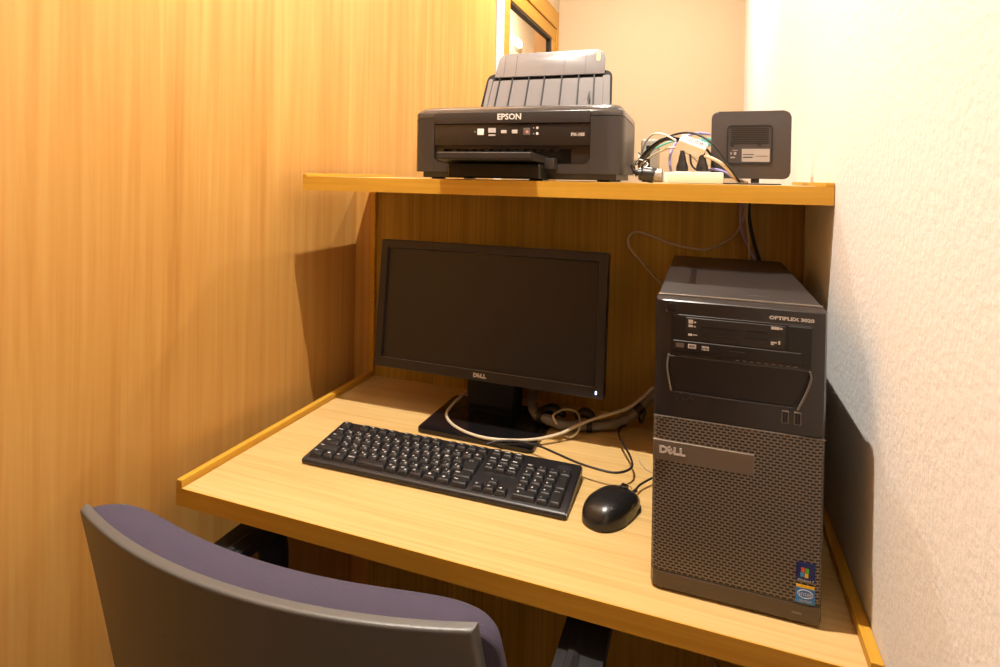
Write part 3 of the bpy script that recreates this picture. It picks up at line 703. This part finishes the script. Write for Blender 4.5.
cable('cream_cable', 'cream cable running low from the printer behind the plugs', [(.634, .0, SH + .030), (.650, -.07, SH + .040), (.680, -.10, SH + .058), (.712, -.105, SH + .066), (.740, -.09, SH + .050), (.770, -.06, SH + .020)], .0020, M['beige'])
cable('lavender_cable', 'lavender cable looping behind the power plugs', [(.770, -.03, SH + .096), (.742, -.05, SH + .096), (.712, -.07, SH + .080), (.700, -.085, SH + .050), (.704, -.090, SH + .020), (.716, -.085, SH + .0035), (.760, -.085, SH + .003)], .0026, M['lav'])
cable('curled_cable', 'lavender cable curling at the foot of the router', [(.764, -.080, SH + .006), (.760, -.110, SH + .016), (.774, -.134, SH + .026), (.794, -.140, SH + .022), (.810, -.134, SH + .012), (.820, -.112, SH + .0065), (.830, -.06, SH + .0055)], .0024, M['lav'])
tc = thing('teal_connector', 'teal network connector on its cable beside the router', 'connector', (.758, -.075, SH + .078), 0)
obj('plug_body', box(-.004, .022, -.007, .007, -.008, .008, .002), M['teal'], tc)
obj('boot', tube([(-.016, 0, .002), (-.002, 0, .001)], .0045, 10, 1), M['teal'], tc)
obj('cord', tube([(-.012, 0, .002), (-.035, .01, .006), (-.065, .02, .000), (-.110, .04, -.020)], .0020, 8, 6), M['teal'], tc)
mb = thing('modem', 'small grey-beige box standing behind the printer beside the cable tangle', 'modem', (.655, .045, SH))
obj('body', box(-.022, .016, -.012, .020, .0005, .092, .007, 3), mat('modem plastic', (.30, .26, .21), .5), mb)
obj('port_strip', box(-.010, -.002, -.0135, -.011, .030, .078, .0005, 1), M['matt'], mb)
cable('white_wire', 'tangled thin white cord hanging down beside the printer', [(.634, -.02, SH + .056), (.640, -.05, SH + .048), (.632, -.08, SH + .038), (.644, -.09, SH + .044), (.660, -.095, SH + .036), (.650, -.100, SH + .024), (.636, -.08, SH + .018)], .0014, M['white'])
cable('black_wire', 'thin black cord looped beside the printer', [(.636, -.03, SH + .060), (.646, -.08, SH + .052), (.636, -.10, SH + .034), (.650, -.105, SH + .040), (.662, -.11, SH + .044), (.650, -.10, SH + .030)], .0012, M['cord'])

# ------------------------------------------------------------------ cables under the shelf
Z0 = HS - .0025
cable('looping_cable', 'grey-brown cable looping across the back panel above the tower computer', [(.834, -.020, Z0), (.836, -.016, .427), (.819, -.010, .388), (.789, -.008, .365), (.756, -.008, .355), (.700, -.008, .364), (.655, -.010, .380), (.632, -.012, .384), (.618, -.014, .374), (.620, -.018, .352), (.642, -.022, .328), (.668, -.030, .302), (.690, -.040, .280), (.701, -.055, .240), (.703, -.08, .15), (.703, -.085, .05)], .0026, M['beige_dk'])
cable('hanging_black_cable', 'black cable hanging from the shelf to the back of the tower computer', [(.842, -.022, Z0), (.844, -.022, .42), (.852, -.024, .38), (.862, -.030, .345), (.868, -.06, .325), (.87, -.085, .30)], .0034, M['cord'])
cable('lavender_hanging_cable', 'lavender cable hanging just under the shelf by the black one', [(.829, -.034, Z0), (.828, -.036, .43), (.830, -.034, .40), (.842, -.028, .37), (.856, -.035, .34), (.862, -.07, .31)], .0026, M['lav'])
cable('white_hanging_cable', 'pale cable hanging straight down behind the tower computer', [(.839, -.040, Z0), (.838, -.040, .425), (.841, -.036, .40), (.844, -.034, .37), (.844, -.034, .33), (.844, -.05, .26)], (.0032, .0020), M['beige'])
# cable bundle on the desk
bs = thing('cable_bundle', 'grey spiral-wrapped cable bundle lying behind the monitor base toward the tower computer', 'cable bundle', (0, 0, 0))
SP = [(.424, -.018, .050), (.431, -.050, .044), (.440, -.090, .032), (.455, -.122, .022), (.484, -.136, .020), (.515, -.132, .013), (.555, -.116, .012), (.595, -.100, .014), (.625, -.080, .022), (.650, -.066, .042), (.672, -.055, .066), (.696, -.050, .088)]
obj('sleeve', tube(SP, .0098, 12, 8, lambda t: 1 + .10 * math.sin(t * 90)), M['sleeve'], bs)
for (c, d_) in (((.462, -.126, .0215), (.476, -.133, .0205)), ((.556, -.116, .012), (.566, -.113, .0125)), ((.644, -.068, .037), (.656, -.063, .048))):
    obj('binding', tube([c, d_], .0118, 14, 1), M['cord'], bs)
for pts in ([(.458, -.100, .020), (.488, -.104, .030), (.512, -.112, .024)], [(.530, -.100, .020), (.552, -.098, .030), (.572, -.104, .020)]):
    obj('knot', tube(pts, .009, 10, 5, lambda t: .6 + .5 * math.sin(t * PI)), M['cord'], bs)
obj('cord', tube([(.648, -.060, .030), (.655, -.075, .018), (.660, -.085, .030), (.664, -.080, .045)], .0028, 8, 6), M['cord'], bs)
bc = cable('network_cable', 'beige cable sweeping over the monitor base toward the tower computer', [(.300, -.045, .030), (.284, -.085, .022), (.277, -.130, .014), (.284, -.172, .0125), (.310, -.208, .0125), (.350, -.232, .012), (.395, -.241, .012), (.440, -.232, .012), (.482, -.210, .012), (.520, -.178, .016), (.548, -.150, .026), (.575, -.128, .034), (.605, -.110, .042), (.634, -.096, .052), (.656, -.080, .068), (.676, -.06, .085)], .0030, M['beige'])
cable('cable_loop', 'small loop of beige cable tied around the grey bundle', [(.506, -.150, .020), (.498, -.146, .034), (.512, -.120, .038), (.532, -.112, .036), (.546, -.130, .030), (.548, -.152, .016), (.536, -.163, .006), (.524, -.160, .005)], .0023, M['beige'])
cable('keyboard_cable', 'thin black keyboard cable curving over the desk behind the keyboard', [(.405, -.262, .0118), (.423, -.252, .016), (.455, -.243, .018), (.495, -.250, .020), (.530, -.268, .022), (.570, -.288, .023), (.606, -.298, .023), (.636, -.298, .022), (.655, -.282, .022), (.660, -.260, .022), (.650, -.220, .020), (.634, -.180, .018), (.622, -.145, .018), (.622, -.122, .022), (.630, -.103, .020)], .0019, M['cord'])
cable('thin_brown_wire', 'thin wire curling on the desk against the tower computer', [(.664, -.185, .0012), (.668, -.205, .0012), (.684, -.228, .0012), (.708, -.240, .0012)], .0008, M['beige_dk'])
cable('monitor_cable', 'black cable drooping behind the monitor at its lower edge', [(.270, -.060, .085), (.285, -.062, .062), (.305, -.064, .048), (.330, -.058, .050)], .0030, M['cord'])
ub_ = thing('under_desk_cable', 'black cable bundle hanging beneath the desk near the white wall', 'cable bundle', (.0, 0, 0))
obj('cord', tube([(.74, -.012, -.30), (.755, -.10, -.24), (.785, -.22, -.19), (.83, -.33, -.16), (.90, -.40, -.15)], .016, 10, 8), M['cord'], ub_)
obj('thin_cord', tube([(.745, -.014, -.34), (.765, -.12, -.29), (.79, -.25, -.27), (.85, -.36, -.28)], .004, 8, 8), M['beige_dk'], ub_)

# ------------------------------------------------------------------ chair
CX = .370
ch = thing('office_chair', 'low-backed office chair with grey plastic shell and lavender cushion, pushed toward the desk', 'chair', (CX, -.60, FLOOR))
def by(x): return -.852 + (1 - math.sqrt(max(0, 1 - (x / .66) ** 2))) * .66 + .60     # plan arc (local)
ZT = .850; ZB = .505
def shellpt(s, t, off):
    z = ZB + (ZT - ZB) * (t + 1) / 2
    if t > .9: pass
    drop = ZT - z
    hw = .2275 + .012 * math.sin(min(1, drop / .25) * PI / 2) - max(0, drop - .24) * .5
    x = s * hw
    y = by(x) + .24 * drop - .10 * drop * drop + off
    return (x, y, z)
def rim(v): return math.sin(v * PI / 2)
def shell_off(s, t):
    e = (max(0, 1 - abs(s) ** 200) * max(0, 1 - abs(t) ** 140)) ** .5
    return .006 * (1 - e)
bm = twosheet(lambda s, t: shellpt(rim(s), rim(t), shell_off(rim(s), rim(t))), lambda s, t: shellpt(rim(s), rim(t), .011), 90, 80)
shl = obj('backrest_shell', bm, M['shell'], ch, 50)
def cush(s, t, side):
    s, t = rim(s), rim(t)
    e = (max(0, 1 - abs(s) ** 8) * max(0, 1 - abs(t) ** 5)) ** .5
    z = ZB + .01 + (ZT - .002 - ZB - .01) * (t + 1) / 2
    drop = ZT - z
    hw = .2275 + .012 * math.sin(min(1, max(0, drop) / .25) * PI / 2) - max(0, drop - .24) * .5
    r_ = max(0, t - .80) / .20                      # rounded upper corners
    x = s * (hw - (.020 if s > 0 else .007) * r_ ** 2.2 + .011 * max(0, s) * (1 - r_ ** 2))
    y = by(x) + .24 * drop + .0112 + (0 if side < 0 else .060 * e)
    return (x, y, z + (.019 * e * max(0, t) ** .5 if side > 0 else 0))
obj('backrest_cushion', twosheet(lambda s, t: cush(s, t, -1), lambda s, t: cush(s, t, 1), 70, 50), M['fabric'], ch, 80)
# embossed mark on the shell
mkb = bmesh.new()
for i, (dx, w_, h_) in enumerate(((0, .0012, .012), (.020, .0012, .010), (.026, .0012, .008), (.036, .004, .0012), (.037, .0012, .009), (.046, .0012, .006))):
    x = -.085 + dx; z = .765 - (0 if i == 0 else .010)
    y = by(x) + .24 * (ZT - z) - .1 * (ZT - z) ** 2
    merge(mkb, box(x, x + w_, y - .0006, y + .002, z, z + h_))
obj('embossed_mark', mkb, M['shell'], shl, 0)
def seatf(s, t, side):
    e = (max(0, 1 - abs(s) ** 6) * max(0, 1 - abs(t) ** 6)) ** .5
    k = 1 - .10 * abs(t) ** 3
    return (s * .235 * k, -.005 + t * .235 * (1 - .06 * abs(s) ** 4), .425 + side * .024 * e - .012 * max(0, t) ** 4)
obj('seat', twosheet(lambda s, t: seatf(s, t, -1), lambda s, t: seatf(s, t, 1), 32, 32), M['fabric'], ch, 70)
obj('seat_pan', prism(rrect(.40, .38, .07), .385, .405, 'xy', .004), M['chair_black'], ch)
obj('back_bracket', tube([(0, -.05, .375), (0, -.20, .385), (0, -.245, .45), (0, -.205, .56), (0, -.19, .62)], (.040, .012), 12, 8), M['chair_black'], ch)
obj('tilt_mechanism', box(-.07, .07, -.10, .08, .335, .386, .01), M['chair_black'], ch)
obj('gas_column', cyl((0, 0, .09), (0, 0, .34), .025), M['chair_black'], ch)
obj('height_lever', tube([(.06, .02, .36), (.14, .02, .355), (.20, .02, .35)], .006, 8, 4), M['chair_black'], ch)
for s in (-1, 1):
    ap = obj('armrest', tube([(s * .19, .06, .392), (s * .255, .10, .400), (s * .266, .110, .45), (s * .266, .138, .53), (s * .266, .135, .600), (s * .266, .095, .628), (s * .266, .0, .634), (s * .266, -.06, .634)], (.024, .013), 12, 8), M['chair_black'], ch)
    obj('arm_pad', prism(rrect(.055, .22, .022, 6, s * .266, .045), .632, .650, 'xy', .005), M['chair_black'], ap)
for k in range(5):
    a = k * 2 * PI / 5 + .3
    lg_ = obj('base_leg', tube([(.02 * math.cos(a), .02 * math.sin(a), .10), (.15 * math.cos(a), .15 * math.sin(a), .090), (.28 * math.cos(a), .28 * math.sin(a), .068)], (.022, .013), 10, 6, lambda t: 1.2 - .5 * t), M['chair_black'], ch)
    c_, s_ = .275 * math.cos(a), .275 * math.sin(a)
    cs = obj('caster', bmesh.new() if False else tube([(c_ - .018, s_, .027), (c_ - .006, s_, .027)], .026, 18, 1), M['chair_black'], lg_)
    obj('caster', tube([(c_ + .006, s_, .027), (c_ + .018, s_, .027)], .026, 18, 1), M['chair_black'], lg_)
    obj('caster_stem', cyl((c_, s_, .02), (c_, s_, .075), .006), M['chair_black'], lg_)

# ------------------------------------------------------------------ light
def lamp(name, loc, power, col, size, spread=180):
    l = bpy.data.lights.new(name, 'AREA'); l.shape = 'DISK'; l.size = size; l.energy = power; l.color = col
    l.spread = math.radians(spread)
    o = bpy.data.objects.new(name, l); C.objects.link(o); o.location = loc
    return o
WARM = (1, .915, .80)
lamp('downlight_desk', (.40, -.60, CEIL - .005), 49, WARM, .016)
lamp('downlight_behind', (.42, 1.05, CEIL - .005), 33, WARM, .03)
lamp('downlight_room', (.45, -1.60, CEIL - .005), 1.2, WARM, .04)
lamp('fill_light_beyond', (-.30, 2.2, CEIL - .005), 80, WARM, .05)  # added fill, brightens the room behind the door glass; no visible fixture
wd = bpy.data.worlds.new('World'); bpy.context.scene.world = wd; wd.use_nodes = True
wd.node_tree.nodes['Background'].inputs['Color'].default_value = (1, .85, .65, 1)
wd.node_tree.nodes['Background'].inputs['Strength'].default_value = .0

# ------------------------------------------------------------------ camera
f, cxp, cyp = 582.1991, 488.8572, 181.594
cam = bpy.data.cameras.new('Camera'); co = bpy.data.objects.new('Camera', cam); C.objects.link(co)
cam.sensor_fit = 'HORIZONTAL'; cam.sensor_width = 36; cam.lens = f * 36 / 1000
cam.shift_x = (500 - cxp) / 1000; cam.shift_y = (cyp - 333.5) / 1000
cam.clip_start = .01
yaw, pitch, roll = .3563, -.009, .0175
fw = Vector((-math.sin(yaw) * math.cos(pitch), math.cos(yaw) * math.cos(pitch), math.sin(pitch)))
r = Vector((math.cos(yaw), math.sin(yaw), 0)); u = r.cross(fw)
r2 = math.cos(roll) * r + math.sin(roll) * u; u2 = -math.sin(roll) * r + math.cos(roll) * u
Mx = Matrix((r2, u2, -fw)).transposed().to_4x4(); Mx.translation = Vector((.7641, -1.241, .4931))
co.matrix_world = Mx
bpy.context.scene.camera = co
sc = bpy.context.scene
sc.view_settings.view_transform = 'Standard'; sc.view_settings.look = 'None'
sc.view_settings.exposure = 0; sc.view_settings.gamma = 1; sc.view_settings.use_curve_mapping = False
